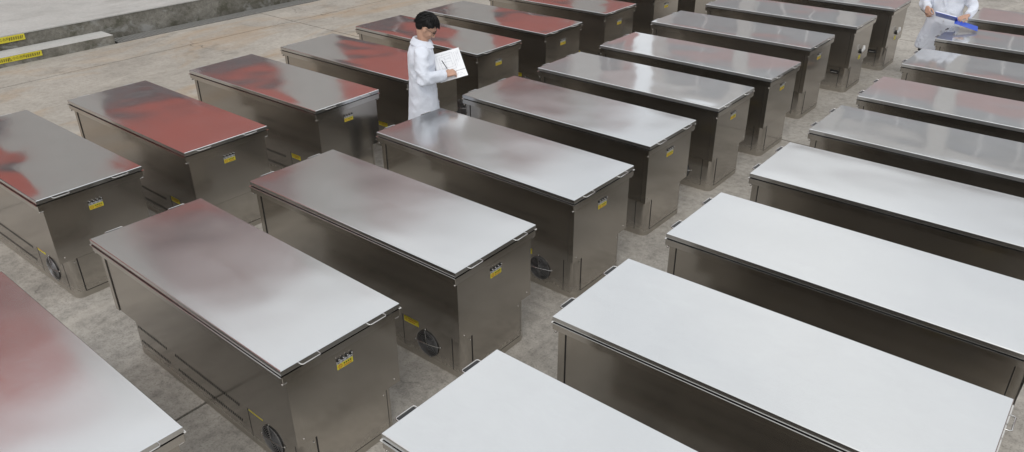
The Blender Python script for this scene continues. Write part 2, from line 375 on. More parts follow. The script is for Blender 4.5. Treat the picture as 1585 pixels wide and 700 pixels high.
# ------------------------------------------------------------------ stainless chests
LX, LY, TOP = 1.0739, 0.405, 0.918
SX, EX = LX - 0.020, LX - 0.020
def lid_mesh(seed, amp, crown, mat):
    nx, ny = 44, 20; e = 0.004; vs = []; fs = []
    sx, sy = seed * 13.7, seed * 5.3
    def f(x, y):
        d = min(LX - abs(x), LY - abs(y)); t = min(1, d / 0.13); p = (1 - t) ** 2
        dx = min(1.0, (LX - abs(x)) / 0.16); dy = min(1.0, (LY - abs(y)) / 0.10)
        lift = dx * dx * (3 - 2 * dx) * dy * dy * (3 - 2 * dy)
        w = noise.noise(Vector((x * 1.7 + sx, y * 2.1 + sy, seed))) + 0.35 * noise.noise(Vector((x * 3.9 + sy, y * 4.3 + sx, seed)))
        return TOP - 0.0035 + crown * lift + amp * lift * w
    X = [-LX + e] + [-LX + 0.02 + (2 * LX - 0.04) * i / (nx - 2) for i in range(nx - 1)] + [LX - e]
    Y = [-LY + e] + [-LY + 0.015 + (2 * LY - 0.03) * i / (ny - 2) for i in range(ny - 1)] + [LY - e]
    nx, ny = len(X), len(Y)
    for y in Y:
        for x in X: vs.append((x, y, f(x, y)))
    for j in range(ny - 1):
        for i in range(nx - 1): a = j * nx + i; fs.append((a, a + 1, a + nx + 1, a + nx))
    rim = [i for i in range(nx)] + [j * nx + nx - 1 for j in range(1, ny)] + [(ny - 1) * nx + i for i in range(nx - 2, -1, -1)] + [j * nx for j in range(ny - 2, 0, -1)]
    def ring(off, z):
        out = []
        for k in rim:
            x, y, _ = vs[k]; sxn = LX if x > LX - 0.01 else (-LX if x < -LX + 0.01 else x); syn = LY if y > LY - 0.01 else (-LY if y < -LY + 0.01 else y)
            out.append((sxn, syn, z))
        return out
    n = len(rim); prev = rim
    for z in (TOP - 0.0075, TOP - 0.037):
        st = len(vs); vs.extend(ring(0, z)); cur = list(range(st, st + n))
        for k in range(n): fs.append((prev[(k + 1) % n], prev[k], cur[k], cur[(k + 1) % n]))
        prev = cur
    me = bpy.data.meshes.new('lid'); me.from_pydata(vs, [], fs); me.update(); me.materials.append(mat)
    for p in me.polygons: p.use_smooth = True
    me.set_sharp_from_angle(angle=R(18)); return me

PARTS = []      # (name, mesh, parent index or None, kind)
def part(name, mb, mat, parent=None, smooth=None, kind=None, only=None, label=None):
    PARTS.append((name, mb.mesh(name, mat, smooth), parent, kind, only, label)); return len(PARTS) - 1
# handles, child of the lid (index -1 = lid)
for sx in (-1, 1):
    for yc in (-0.234, 0.221):
        h = MB(); x0, x1 = sx * (LX - 0.002), sx * (LX + 0.029); z = TOP - 0.014; d = 0.061
        h.tube([(x0, yc - d, z), (x1 - sx * 0.008, yc - d, z), (x1, yc - d + 0.008, z), (x1, yc + d - 0.008, z), (x1 - sx * 0.008, yc + d, z), (x0, yc + d, z)], 0.0042, 8)
        hi = part('handle', h, M['chrome'], -1, 60)
        if sx < 0: part('handle_black_plate', MB().box(-LX - 0.024, -LX - 0.001, yc - d + 0.006, yc + d - 0.006, z - 0.004, z - 0.001), M['black'], -1)  # thin black plate filling the gap between left-end handle and lid
part('seal', MB().box(-LX + 0.012, LX - 0.012, -LY + 0.012, LY - 0.012, TOP - 0.043, TOP - 0.036), M['seam'])
rm = MB(); rm.prism(rrect(-LX - 0.006, LX + 0.004, -LY - 0.012, LY + 0.012, 0.006, 2), TOP - 0.047, TOP - 0.043)
rm.prism(rrect(-LX - 0.001, LX - 0.001, -LY - 0.001, LY + 0.001, 0.005, 2), 0.826, TOP - 0.047)
part('rim', rm, M['trim'])
BZ = 0.352; BY = LY - 0.030
part('body', MB().box(-EX + 0.006, EX - 0.006, -BY + 0.007, BY - 0.007, BZ + 0.002, 0.828), M['body'])
part('end_panel', MB().prism([(EX - 0.006, -BY), (EX, -BY), (EX, BY), (EX - 0.006, BY)], BZ, 0.827), M['body'])
part('end_panel', MB().prism([(-EX, -BY), (-EX + 0.006, -BY), (-EX + 0.006, BY), (-EX, BY)], BZ, 0.827), M['body'])
for sx in (-1, 1):
    for sy in (-1, 1):
        a, b = sorted((sx * (EX - 0.0055), sx * (EX - 0.046))); c, d = sorted((sy * BY, sy * (BY - 0.007)))
        part('corner_post', MB().box(a, b, c, d, BZ, 0.8265), M['body'])
# base with a round fan opening
XA, XB, YB, RB = -0.975, 1.046, 0.322, 0.060
out = rrect(XA, XB, -YB, YB, RB, 8)
def base_mesh(fan):
    mb = MB(); n = len(out)
    for i in range(n):
        p, q = out[i], out[(i + 1) % n]
        if fan and abs(p[1] + YB) < 1e-6 and abs(q[1] + YB) < 1e-6: continue
        mb.add([(*p, 0), (*q, 0), (*q, BZ + 0.002), (*p, BZ + 0.002)], [(0, 1, 2, 3)])
    if fan:
        x0, x1 = 0.46, 0.93; z0, z1 = 0.0, BZ + 0.002
        mb.add([(XA + RB, -YB, z0), (x0, -YB, z0), (x0, -YB, z1), (XA + RB, -YB, z1)], [(0, 1, 2, 3)])
        mb.add([(x1, -YB, z0), (XB - RB, -YB, z0), (XB - RB, -YB, z1), (x1, -YB, z1)], [(0, 1, 2, 3)])
        cx, cz, r = FAN; k = 48; vs = []
        for i in range(k):
            a = 2 * math.pi * i / k; ca, sa = math.cos(a), math.sin(a)
            tx = ((x1 - cx) if ca > 0 else (cx - x0)) / max(1e-6, abs(ca)); tz = ((z1 - cz) if sa > 0 else (cz - z0)) / max(1e-6, abs(sa)); t = min(tx, tz)
            vs.append((cx + r * ca, -YB, cz + r * sa)); vs.append((cx + t * ca, -YB, cz + t * sa))
        fs = [(2 * i, 2 * i + 1, 2 * ((i + 1) % k) + 1, 2 * ((i + 1) % k)) for i in range(k)]
        mb.add(vs, fs)
        for (qx, qz, ang) in ((x1, z1, None), (x0, z1, None), (x0, z0, None), (x1, z0, None)):   # corner triangles
            a0 = math.atan2(qz - cz, qx - cx) % (2 * math.pi); i = int(a0 / (2 * math.pi) * k)
            mb.add([vs[2 * i + 1], (qx, -YB, qz), vs[2 * ((i + 1) % k) + 1]], [(0, 1, 2)])
    return mb
FAN = (0.70, 0.162, 0.100)
part('base', base_mesh(True), M['body'], None, 40, None, 'fan')
part('base', base_mesh(False), M['body'], None, 40, None, 'valve')
part('kick_plate', MB().prism(rrect(XA - 0.002, XB + 0.002, -YB - 0.002, YB + 0.002, RB + 0.0015, 8), 0.0, 0.045), M['body'], None, 40)
acc = part('access_panel', MB().box(XB, XB + 0.0035, -0.245, 0.262, 0.055, BZ - 0.004), M['body'])
gaps = [(XB, XB + 0.0015, -0.253, -0.2455, 0.05, BZ), (XB, XB + 0.0015, 0.2625, 0.268, 0.05, BZ), (XB, XB + 0.0015, -0.2455, 0.2625, 0.048, 0.0545),
        (0.459, 0.463, -YB - 0.0012, -YB, 0.048, BZ), (0.930, 0.936, -YB - 0.0012, -YB, 0.048, BZ)]
for sy in (-1, 1):
    a, b = sorted((sy * (BY - 0.007), sy * (BY - 0.0055)))
    for sx in (-1, 1): x = sx * (EX - 0.049); gaps.append((x - 0.003, x + 0.003, a, b, BZ + 0.004, 0.826))
for gp in gaps: part('panel_gap', MB().box(*gp), M['seam'])
for y, z in ((-0.33, 0.392), (0.33, 0.392), (-0.27, 0.320), (0.24, 0.320)):
    part('screw', MB().ell((EX + 0.002 if z > 0.35 else XB + 0.004, y, z), (0.004, 0.005, 0.005), None, 8, 6), M['trim'], None, 60)
for sx in (-1, 1):
    for sy in (-1, 1):
        k = MB(); x = sx * (LX - 0.018); k.tube([(x, sy * (BY - 0.002), 0.812), (x, sy * (BY + 0.022), 0.812)], 0.006, 8); k.ell((x, sy * (BY + 0.024), 0.812), (0.008, 0.006, 0.008), None, 8, 6)
        part('latch_pin', k, M['trim'], None, 50)
# ventilation slots punched in the base, both long sides
for sy in (-1, 1):
    v = MB(); y = sy * (YB + 0.0008)
    for z in (0.240, 0.118):
        for x0, x1 in ((-0.90, -0.50), (-0.40, 0.37)):
            n = int((x1 - x0) / 0.0195)
            for k in range(n):
                x = x0 + (x1 - x0) * k / n; a = [(x, y, z - 0.013), (x + 0.010, y, z - 0.013), (x + 0.022, y, z + 0.013), (x + 0.012, y, z + 0.013)]
                v.add(a, [(0, 1, 2, 3) if sy < 0 else (3, 2, 1, 0)])
    part('vent_slots', v, M['seam'], None, None, 'stuff')
# fan
cx, cz, fr_ = FAN
hs = MB(); ringo = [(cx + fr_ * math.cos(2 * math.pi * i / 32), cz + fr_ * math.sin(2 * math.pi * i / 32)) for i in range(32)]
hs.add([(x, -YB - 0.002, z) for x, z in ringo] + [(x, -YB + 0.055, z) for x, z in ringo], [((i + 1) % 32, i, 32 + i, 32 + (i + 1) % 32) for i in range(32)] + [tuple(range(32, 64))])
hs.tube([(x, -YB - 0.002, z) for x, z in ringo], 0.003, 6, True)
fan_i = part('fan', hs, M['black'], None, 40, None, 'fan')
bl = MB(); bl.tube([(cx, -YB + 0.012, cz), (cx, -YB + 0.045, cz)], 0.026, 16)
for k in range(7):
    a0 = 2 * math.pi * k / 7; vs = []
    for i in range(5):
        r = 0.022 + 0.068 * i / 4
        for j, (da, yy) in enumerate(((-0.32, 0.014), (0.0, 0.024), (0.34, 0.036))):
            a = a0 + da * (1 + 0.15 * i) + 0.12 * i; vs.append((cx + r * math.cos(a), -YB + yy, cz + r * math.sin(a)))
    bl.add(vs, [(i * 3 + j, i * 3 + j + 1, i * 3 + j + 4, i * 3 + j + 3) for i in range(4) for j in range(2)])
part('fan_blades', bl, M['blade'], fan_i, 50, None, 'fan')
gd = MB()
for r in (0.020, 0.032, 0.044, 0.056, 0.068, 0.080, 0.091, 0.100):
    gd.tube([(cx + r * math.cos(2 * math.pi * i / 28), -YB - 0.010 - 0.006 * (1 - r / 0.09), cz + r * math.sin(2 * math.pi * i / 28)) for i in range(28)], 0.0013, 5, True)
part('fan_guard', gd, M['wire'], fan_i, None, None, 'fan')
ga = MB()
for a in (8, 98, 188, 278):
    ca, sa = math.cos(R(a)), math.sin(R(a)); e = 0.122 if a in (8, 188) else 0.111
    ga.tube([(cx, -YB - 0.015, cz), (cx + 0.10 * ca, -YB - 0.011, cz + 0.10 * sa), (cx + e * ca, -YB - 0.003, cz + e * sa)], 0.0026 if a in (8, 188) else 0.0016, 6)
    ga.ell((cx + e * ca, -YB - 0.004, cz + e * sa), (0.007, 0.004, 0.007), None, 8, 6)
part('guard_bracket', ga, M['chrome'], fan_i, 50, None, 'fan')
lb = part('caution_label', MB().box(0.475, 0.618, -YB - 0.0016, -YB, 0.258, 0.306), M['yellow'], None, None, None, 'fan')
t = MB()
t.tube([(0.497 + 0.012 * math.cos(a), -YB - 0.002, 0.282 + 0.012 * math.sin(a)) for a in (R(90), R(210), R(330))], 0.002, 4, True)
for x0, x1, z in ((0.520, 0.600, 0.290), (0.520, 0.585, 0.275)): t.box(x0, x1, -YB - 0.0026, -YB - 0.0016, z - 0.003, z + 0.003)
part('label_print', t, M['label_red'], lb, None, None, 'fan')
# switch panel at the right end
pnl = part('switch_panel', MB().box(EX, EX + 0.003, -0.056, 0.052, 0.733, 0.752), M['label_white'], None, None, None, 'fan')
for k in range(4):
    y = -0.046 + k * 0.030
    s = MB(); s.box(EX, EX + 0.006, y - 0.009, y + 0.009, 0.752, 0.768); part('switch_base', s, M['black'], pnl, None, None, 'fan')
    s = MB(); s.tube([(EX + 0.004, y, 0.762), (EX + 0.012, y, 0.766)], 0.005, 10); s.ell((EX + 0.0125, y, 0.7665), (0.004, 0.005, 0.005), None, 8, 6)
    part('switch_knob', s, M['chrome'], pnl, 50, None, 'fan')
    s = MB(); s.box(EX + 0.003, EX + 0.004, y - 0.007, y + 0.007, 0.738, 0.742); part('switch_caption', s, M['label_ink'], pnl, None, None, 'fan')
yl = part('warning_label', MB().box(EX, EX + 0.002, -0.056, 0.052, 0.696, 0.7315), M['yellow'], None, None, None, 'fan')
t = MB(); t.tube([(EX + 0.002, -0.036 + 0.012 * math.cos(2 * math.pi * i / 16), 0.7135 + 0.012 * math.sin(2 * math.pi * i / 16)) for i in range(16)], 0.0022, 5, True)
t.tube([(EX + 0.002, -0.044, 0.720), (EX + 0.002, -0.028, 0.707)], 0.0018, 4)
t.box(EX + 0.002, EX + 0.003, -0.014, 0.042, 0.702, 0.708)
part('label_symbol', t, M['label_red'], yl, None, None, 'fan')
t = MB()
for k in range(4): y = -0.012 + 0.0145 * k; t.box(EX + 0.002, EX + 0.003, y, y + 0.009, 0.715, 0.724)
part('label_print', t, M['label_ink'], yl, None, None, 'fan')
# the two far chests with a drain lever instead
lv = MB(); y0, z0 = 0.030, 0.500
lv.tube([(EX, y0, z0), (EX + 0.022, y0, z0)], 0.030, 14)
vi = part('valve_knob', lv, M['black'], None, 40, None, 'valve')
lv = MB(); lv.tube([(EX + 0.024, y0, z0 + 0.008), (EX + 0.036, y0 + 0.006, z0 + 0.040), (EX + 0.030, y0 + 0.012, z0 + 0.080)], [0.017, 0.021, 0.014], 10); lv.ell((EX + 0.024, y0, z0 + 0.01), (0.014, 0.026, 0.026))
part('valve_lever', lv, M['lever_white'], vi, 50, None, 'valve')
part('warning_label', MB().box(EX, EX + 0.002, y0 - 0.04, y0 + 0.03, z0 - 0.105, z0 - 0.048), M['yellow'], None, None, None, 'valve')
gh = MB(); gx, gz = 0.87, 0.265; gh.box(gx - 0.055, gx + 0.055, -YB - 0.006, -YB, gz - 0.022, gz + 0.022)
gi = part('recessed_grip', gh, M['black'], None, None, None, 'valve')
gh = MB(); gh.tube([(gx - 0.045, -YB - 0.006, gz), (gx - 0.04, -YB - 0.02, gz), (gx + 0.04, -YB - 0.02, gz), (gx + 0.045, -YB - 0.006, gz)], 0.004, 6)
part('grip_bar', gh, M['chrome'], gi, 50, None, 'valve')

ROWS = {
 'left': [(-8.975, 1.897, .31), (-8.956, 3.204, .05), (-8.921, 4.638, .98), (-8.926, 5.972, .95), (-9.007, 7.338, -.23), (-8.932, 8.677, .33), (-8.946, 10.216, .2), (-8.95, 11.72, .1), (-8.95, 13.22, .0)],
 'middle': [(-5.645, .397, -.89), (-5.613, 1.891, -1.01), (-5.565, 3.223, .37), (-5.579, 4.676, -.39), (-5.689, 6.036, -.18), (-5.654, 7.359, .5), (-5.637, 8.682, -.03), (-5.765, 10.243, .15), (-5.67, 11.779, -.04), (-5.584, 13.265, -.02)],
 'right': [(-2.416, 1.873, -.15), (-2.359, 3.249, .55), (-2.347, 4.64, .21), (-2.323, 6.046, .47), (-2.316, 7.388, -.16), (-2.277, 8.7, -.12), (-2.257, 10.268, -.35), (-2.247, 11.787, -.56), (-2.17, 13.33, -.95)]}
ORD = ['nearest', 'second nearest', 'third nearest', 'fourth nearest', 'fifth nearest', 'sixth nearest', 'seventh nearest', 'eighth nearest', 'ninth nearest', 'farthest']
LOOK = {('left', 0): 'cut by the left picture edge', ('left', 1): 'lid mostly mirroring bright red', ('left', 4): 'behind the writing person',
        ('middle', 0): 'in the lower left corner', ('middle', 3): 'in front of the writing person', ('middle', 8): 'with a white lever on its end', ('middle', 9): 'with a white lever on its end',
        ('right', 0): 'plain white lid cut by the bottom edge', ('right', 7): 'mirroring the blue folder in its lid'}
seed = 1
for row, items in ROWS.items():
    amp = {'left': 0.0060, 'middle': 0.0030, 'right': 0.0022}[row]
    for i, (x, y, th) in enumerate(items):
        a = R(th); c, s = math.cos(a), math.sin(a)
        wx, wy = 0.9 * x + c * LX - s * LY, 0.9 * y + s * LX + c * LY
        t = empty('steel_chest', (wx, wy, 0), a); seed += 1
        o = ORD[i] if i < len(items) - 1 else 'farthest'
        lab = f'stainless steel chest, {o} of the {row} row'
        if (row, i) in LOOK: lab += ', ' + LOOK[(row, i)]
        tag(t, lab, 'steel chest', 'stainless steel chests standing in three rows')
        valve = row == 'middle' and i >= 8
        lid = link('lid', lid_mesh(seed * 1.37, amp * (0.75 + 0.5 * random.Random(seed).random()), 0.0007 + 0.0009 * random.Random(seed + 50).random(), M['lid'] if row == 'left' else (M['lid_brushed'] if i < 5 - (row == 'right') else M['lid_satin'])), t)
        jr = random.Random(seed * 3 + 1); lid.location = (jr.uniform(-.003, .003), jr.uniform(-.003, .003), 0); lid.rotation_euler = (0, 0, R(jr.uniform(-.15, .15)))
        made = {-1: lid}
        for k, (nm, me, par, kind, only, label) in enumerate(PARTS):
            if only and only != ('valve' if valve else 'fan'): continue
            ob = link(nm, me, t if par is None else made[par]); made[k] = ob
            if kind: ob['kind'] = kind

# ------------------------------------------------------------------ people
M['skin'] = plain('skin', (0.46, 0.27, 0.19), 0.5, var=0.08, scale=30)
M['hair'] = plain('black_hair', (0.006, 0.0055, 0.0055), 0.55, var=0.4, scale=60, spec=0.25)
def cloth(name, c):
    m, nt, b = new_mat(name); v = pos_vec(nt, kind='obj')
    nt.links.new(mixc(nt, 1.0, c, ramp(nt, tex(nt, v, 9, 4), [(0.3, 0.95), (0.7, 1.03)]), 'MULTIPLY'), b.inputs['Base Color'])
    b.inputs['Roughness'].default_value = 0.85; b.inputs['Sheen Weight'].default_value = 0.15
    bump(nt, b, ramp(nt, tex(nt, pos_vec(nt, (1, 1, 0.8), kind='obj'), 17, 3, 0.5, 0.8), [(0.3, 0.0), (0.5, 1.0), (0.7, 0.1)]), 0.28, 0.010); return m
M['coat'] = cloth('white_coat_cotton', (0.66, 0.69, 0.76))
M['trouser'] = cloth('black_trouser_cloth', (0.012, 0.012, 0.014))
M['shirt'] = cloth('dark_shirt', (0.02, 0.02, 0.025))
M['shoe'] = plain('black_shoe', (0.015, 0.015, 0.015), 0.4)
M['paper'] = plain('white_paper', (0.80, 0.81, 0.83), 0.7, var=0.02)
M['ink'] = plain('printed_grey_lines', (0.38, 0.39, 0.42), 0.7)
M['blue'] = plain('blue_plastic_folder', (0.010, 0.075, 0.52), 0.3, var=0.05)
M['pen'] = plain('dark_pen', (0.02, 0.02, 0.03), 0.3)
M['eye'] = plain('dark_eye', (0.015, 0.01, 0.01), 0.2)
M['button'] = plain('white_button', (0.6, 0.6, 0.62), 0.4)

def remeshed(mb, voxel, smooth_it, name):
    me = mb.mesh('raw', None); o = bpy.data.objects.new('raw', me); col.objects.link(o)
    r = o.modifiers.new('r', 'REMESH'); r.mode = 'VOXEL'; r.voxel_size = voxel
    if smooth_it: s = o.modifiers.new('s', 'SMOOTH'); s.factor = 0.5; s.iterations = smooth_it
    dg = bpy.context.evaluated_depsgraph_get(); out = bpy.data.meshes.new_from_object(o.evaluated_get(dg))
    bpy.data.objects.remove(o); out.name = name
    for p in out.polygons: p.use_smooth = True
    return out
def hand(mb, wrist, d, pn, s, curl):
    w, d, pn = Vector(wrist), Vector(d).normalized(), Vector(pn); pn = (pn - d * pn.dot(d)).normalized()
    s = Vector(s); s = (s - d * s.dot(d) - pn * s.dot(pn)).normalized()
    for i, ln in enumerate((0.070, 0.078, 0.073, 0.058)):
        off = 0.031 - 0.0205 * i; k = w + d * (0.088 - 0.004 * abs(i - 1)) + s * off
        mb.cone(w + s * off * 0.6, 0.016, k, 0.0115, 8)
        dd, p = d.copy(), k; dd = (d + s * (0.10 - 0.07 * i)).normalized()
        for seg, (fr2, cu) in enumerate(zip((0.45, 0.31, 0.24), curl)):
            ax = dd.cross(pn).normalized(); dd = Matrix.Rotation(R(cu), 3, ax) @ dd
            q = p + dd * ln * fr2; mb.cone(p, 0.0092 - 0.0008 * seg, q, 0.0085 - 0.0008 * seg, 8); p = q
    p = w + d * 0.022 + s * 0.026; q = p + (d * 0.62 + s * 0.62 + pn * 0.35).normalized() * 0.042; mb.cone(p, 0.014, q, 0.0115, 8)
    r = q + (d * 0.9 + pn * 0.45).normalized() * 0.032; mb.cone(q, 0.0108, r, 0.0095, 8)
    t = r + (d * 0.8 + pn * 0.6 - s * 0.2).normalized() * 0.024; mb.cone(r, 0.0095, t, 0.0085, 8)

def person(loc, heading, label, J, head_rot, with_glasses, hem):
    root = tag(empty('person', loc, heading), label, 'person', 'people in white coats')
    V = Vector
    HM = Matrix.Translation(J['head']) @ Euler(head_rot).to_matrix().to_4x4()
    def H(p): return HM @ V(p)
    H3 = HM.to_3x3()
    b = MB()
    for sy in (-1, 1):
        k = 'L' if sy > 0 else 'R'
        b.cone(J['hip' + k], 0.082, J['knee' + k], 0.052); b.cone(J['knee' + k], 0.052, J['ankle' + k], 0.036)
        a = J['ankle' + k]; b.cone(a, 0.035, V(a) + V((0.13, 0, -0.055)), 0.028)
        b.cone(J['sh' + k], 0.048, J['el' + k], 0.037); b.cone(J['el' + k], 0.037, J['wr' + k], 0.026)
        hand(b, *J['hand' + k])
    b.ell(V(J['pelvis']), (0.10, 0.155, 0.11)); b.ell(V(J['chest']), (0.095, 0.155, 0.19)); b.cone(J['pelvis'], 0.10, J['chest'], 0.105)
    b.cone(J['shL'], 0.045, J['shR'], 0.045); b.cone(J['neck'], 0.052, H((-0.028, 0, -0.055)), 0.048)
    b.ell(H((-0.008, 0, 0.030)), (0.096, 0.076, 0.098), H3); b.ell(H((0.022, 0, -0.030)), (0.070, 0.063, 0.090), H3)
    b.ell(H((0.040, 0, -0.088)), (0.046, 0.044, 0.030), H3); b.ell(H((0.070, 0, 0.020)), (0.024, 0.052, 0.014), H3)
    b.cone(H((0.088, 0, 0.005)), 0.008, H((0.108, 0, -0.036)), 0.012, 8); b.ell(H((0.094, 0, -0.040)), (0.014, 0.017, 0.009), H3)
    b.ell(H((0.082, 0, -0.066)), (0.014, 0.024, 0.006), H3); b.ell(H((0.080, 0, -0.076)), (0.013, 0.020, 0.006), H3)
    for sy in (-1, 1):
        b.ell(H((-0.005, sy * 0.077, -0.018)), (0.020, 0.009, 0.032), H3); b.ell(H((0.060, sy * 0.040, -0.030)), (0.020, 0.020, 0.022), H3)
    me = remeshed(b, 0.005, 2, 'body'); me.materials.append(M['skin']); body = link('body', me, root)
    for sy in (-1, 1):
        e = MB().ell(H((0.0845, sy * 0.031, 0.002)), (0.007, 0.012, 0.0055), H3, 10, 6); e.build('eye', M['eye'], body, 60)
        e = MB(); e.tube([H((0.091, sy * 0.014, 0.021)), H((0.091, sy * 0.032, 0.026)), H((0.078, sy * 0.052, 0.020))], [0.003, 0.0036, 0.002], 6); e.build('eyebrow', M['hair'], body)
    # hair: a full mop of tufts over the skull
    rg = random.Random(7); h = MB(); h.ell(H((-0.020, 0, 0.048)), (0.098, 0.086, 0.090), H3)
    h.ell(H((-0.060, 0, 0.000)), (0.058, 0.074, 0.075), H3)
    for k in range(1100):
        th = rg.uniform(-math.pi, math.pi); front = math.cos(th) > 0.35
        ph = rg.uniform(0.0, R(62) if front else R(124)); side = abs(math.sin(th)) > 0.6
        if side and math.cos(th) > -0.5: ph = min(ph, R(70))
        if abs(math.sin(th)) > 0.75 and ph > R(98): ph = R(90)
        d = V((math.sin(ph) * math.cos(th), math.sin(ph) * math.sin(th), math.cos(ph)))
        p = V((-0.018 + 0.097 * d.x, 0.084 * d.y, 0.040 + 0.092 * d.z))
        sw = V((0.55 * (1 if d.x > -0.3 else -0.6), rg.uniform(-0.25, 0.25), -0.75)).normalized()
        q = p + (d * 0.55 + sw * 0.75).normalized() * rg.uniform(0.016, 0.030); r2 = q + (sw + d * 0.12 + V((0, rg.uniform(-.2, .2), rg.uniform(-.2, .2)))).normalized() * rg.uniform(0.012, 0.028)
        h.tube([H(p - d * 0.012), H(p + d * 0.006), H(q), H(r2)], [0.006, 0.0062, 0.0045, 0.0008], 4)
    h.build('hair', M['hair'], root, 70)
    if with_glasses:
        gl = MB()
        for sy in (-1, 1):
            gl.tube([H((0.100 - 0.006 * abs(math.cos(a)), sy * 0.034 + 0.024 * math.cos(a), 0.000 + 0.018 * math.sin(a))) for a in [2 * math.pi * i / 18 for i in range(18)]], 0.0024, 6, True)
            gl.tube([H((0.094, sy * 0.058, 0.004)), H((0.045, sy * 0.080, 0.006)), H((-0.010, sy * 0.086, 0.004))], 0.0016, 6)
        gl.tube([H((0.100, -0.010, 0.004)), H((0.103, 0, 0.007)), H((0.100, 0.010, 0.004))], 0.0016, 6)
        gl.build('glasses', M['black'], root, 60)
    # trousers and shoes
    tr = MB()
    for k in 'LR':
        tr.cone(J['hip' + k], 0.100, J['knee' + k], 0.072); tr.cone(J['knee' + k], 0.072, V(J['ankle' + k]) + V((0, 0, 0.02)), 0.060)
    tr.ell(V(J['pelvis']), (0.115, 0.168, 0.12))
    me = remeshed(tr, 0.012, 2, 'trousers'); me.materials.append(M['trouser']); link('trousers', me, root)
    for k in 'LR':
        a = V(J['ankle' + k]); sh = MB(); rings = []
        for fx, wd, hh in ((-0.075, 0.020, 0.05), (-0.065, 0.034, 0.075), (-0.01, 0.038, 0.095), (0.05, 0.042, 0.075), (0.11, 0.046, 0.055), (0.16, 0.040, 0.045), (0.185, 0.020, 0.03)):
            ring = []
            for q in range(14):
                an = 2 * math.pi * q / 14; zz = math.sin(an); ring.append((a.x + fx, a.y + wd * math.cos(an), 0.002 + hh * (0.5 + 0.5 * max(-1, min(1, zz * 1.25)))))
            rings.append(ring)
        sh.loft(rings).build('shoe', M['shoe'], root, 60)
    # shirt neck
    nk = V(J['neck']); MB().ell(nk + V((0.012, 0, -0.045)), (0.072, 0.085, 0.055)).build('shirt', M['shirt'], root, 60)
    # lab coat: one lofted, remeshed garment with folds
    c = MB(); P, C = V(J['pelvis']), V(J['chest']); lean = J.get('flare', (0, 0))
    def ring(cx, cy, z, rx, ry, n=40):
        o = []
        for q in range(n):
            an = 2 * math.pi * q / n; ca, sa = math.cos(an), math.sin(an); pw = 0.85
            o.append((cx + rx * math.copysign(abs(ca) ** pw, ca), cy + ry * math.copysign(abs(sa) ** pw, sa), z))
        return o
    spec = [(hem, 0.165, 0.225, 1.0), (hem + 0.12, 0.158, 0.220, 0.8), (0.80, 0.145, 0.212, 0.35), (0.95, 0.134, 0.200, 0.0), (1.06, 0.124, 0.188, 0), (1.18, 0.126, 0.192, 0), (1.29, 0.126, 0.200, 0), (1.365, 0.110, 0.190, 0), (1.405, 0.088, 0.150, 0), (1.432, 0.064, 0.082, 0)]
    rings = []
    for z, rx, ry, fl in spec:
        t = (z - P.z) / (C.z - P.z); cx = P.x + (C.x - P.x) * t if z > P.z else P.x; cy = P.y + (C.y - P.y) * t if z > P.z else P.y
        rings.append(ring(cx + lean[0] * fl - 0.005, cy + lean[1] * fl, z, rx, ry))
    c.loft(rings)
    for k in 'LR':
        s_, e_, w_ = V(J['sh' + k]), V(J['el' + k]), V(J['wr' + k])
        c.cone(s_ + V((0, 0, -0.012)), 0.074, s_ + (e_ - s_) * 0.5, 0.068, 16); c.cone(s_ + (e_ - s_) * 0.5, 0.068, e_, 0.060, 16); c.cone(e_, 0.060, e_ + (w_ - e_) * 0.55, 0.053, 16)
        c.tube([e_ + (w_ - e_) * 0.5, e_ + (w_ - e_) * 1.0], [0.054, 0.048], 16)
    me = remeshed(c, 0.010, 4, 'lab_coat')
    els = [V(J['elL']), V(J['elR'])]
    for v in me.vertices:
        p = v.co; n_ = v.normal
        low = max(0.0, min(1.0, (1.05 - p.z) / 0.45)); near = max([max(0.0, 1 - (p - e).length / 0.22) for e in els])
        f1 = 1 - 2 * abs(noise.noise(V((p.x * 7.5, p.y * 7.5, p.z * 1.6 + 3)))); f2 = 0.55 - 1.6 * abs(noise.noise(V((p.x * 8 + p.z * 5, p.y * 8 - p.z * 4, p.z * 8))))
        f3 = noise.noise(V((p.x * 18 + p.z * 10, p.y * 18, p.z * 14)))
        v.co = p + n_ * (0.016 * low * f1 + 0.017 * (1 - 0.7 * low) * f2 + 0.014 * near * f2 + 0.003 * (1 - low) * f3)
    me.materials.append(M['coat']); me.update(); coat = link('lab_coat', me, root)
    # collar, lapels, placket, pocket, buttons
    cl = MB(); n = 26; vs = []
    nb = nk + V((-0.006, 0, 0.020))
    for q in range(n + 1):
        an = R(28 + 304 * q / n); ca, sa = math.cos(an), math.sin(an); dn = 0.5 + 0.5 * math.cos(an)
        for r, z in ((0.066, -0.01), (0.066, 0.030), (0.078, 0.042), (0.090, 0.034), (0.118, -0.014), (0.110, -0.020), (0.080, 0.018)):
            vs.append(nb + V((ca * (r + 0.002) * 1.02, sa * r * 1.12, z - 0.045 * dn)))
    m = 7; fs = [(q * m + j, q * m + (j + 1) % m, (q + 1) * m + (j + 1) % m, (q + 1) * m + j) for q in range(n) for j in range(m)] + [tuple(range(m)), tuple(n * m + j for j in range(m - 1, -1, -1))]
    cl.add(vs, fs).build('collar', M['coat'], coat, 50)
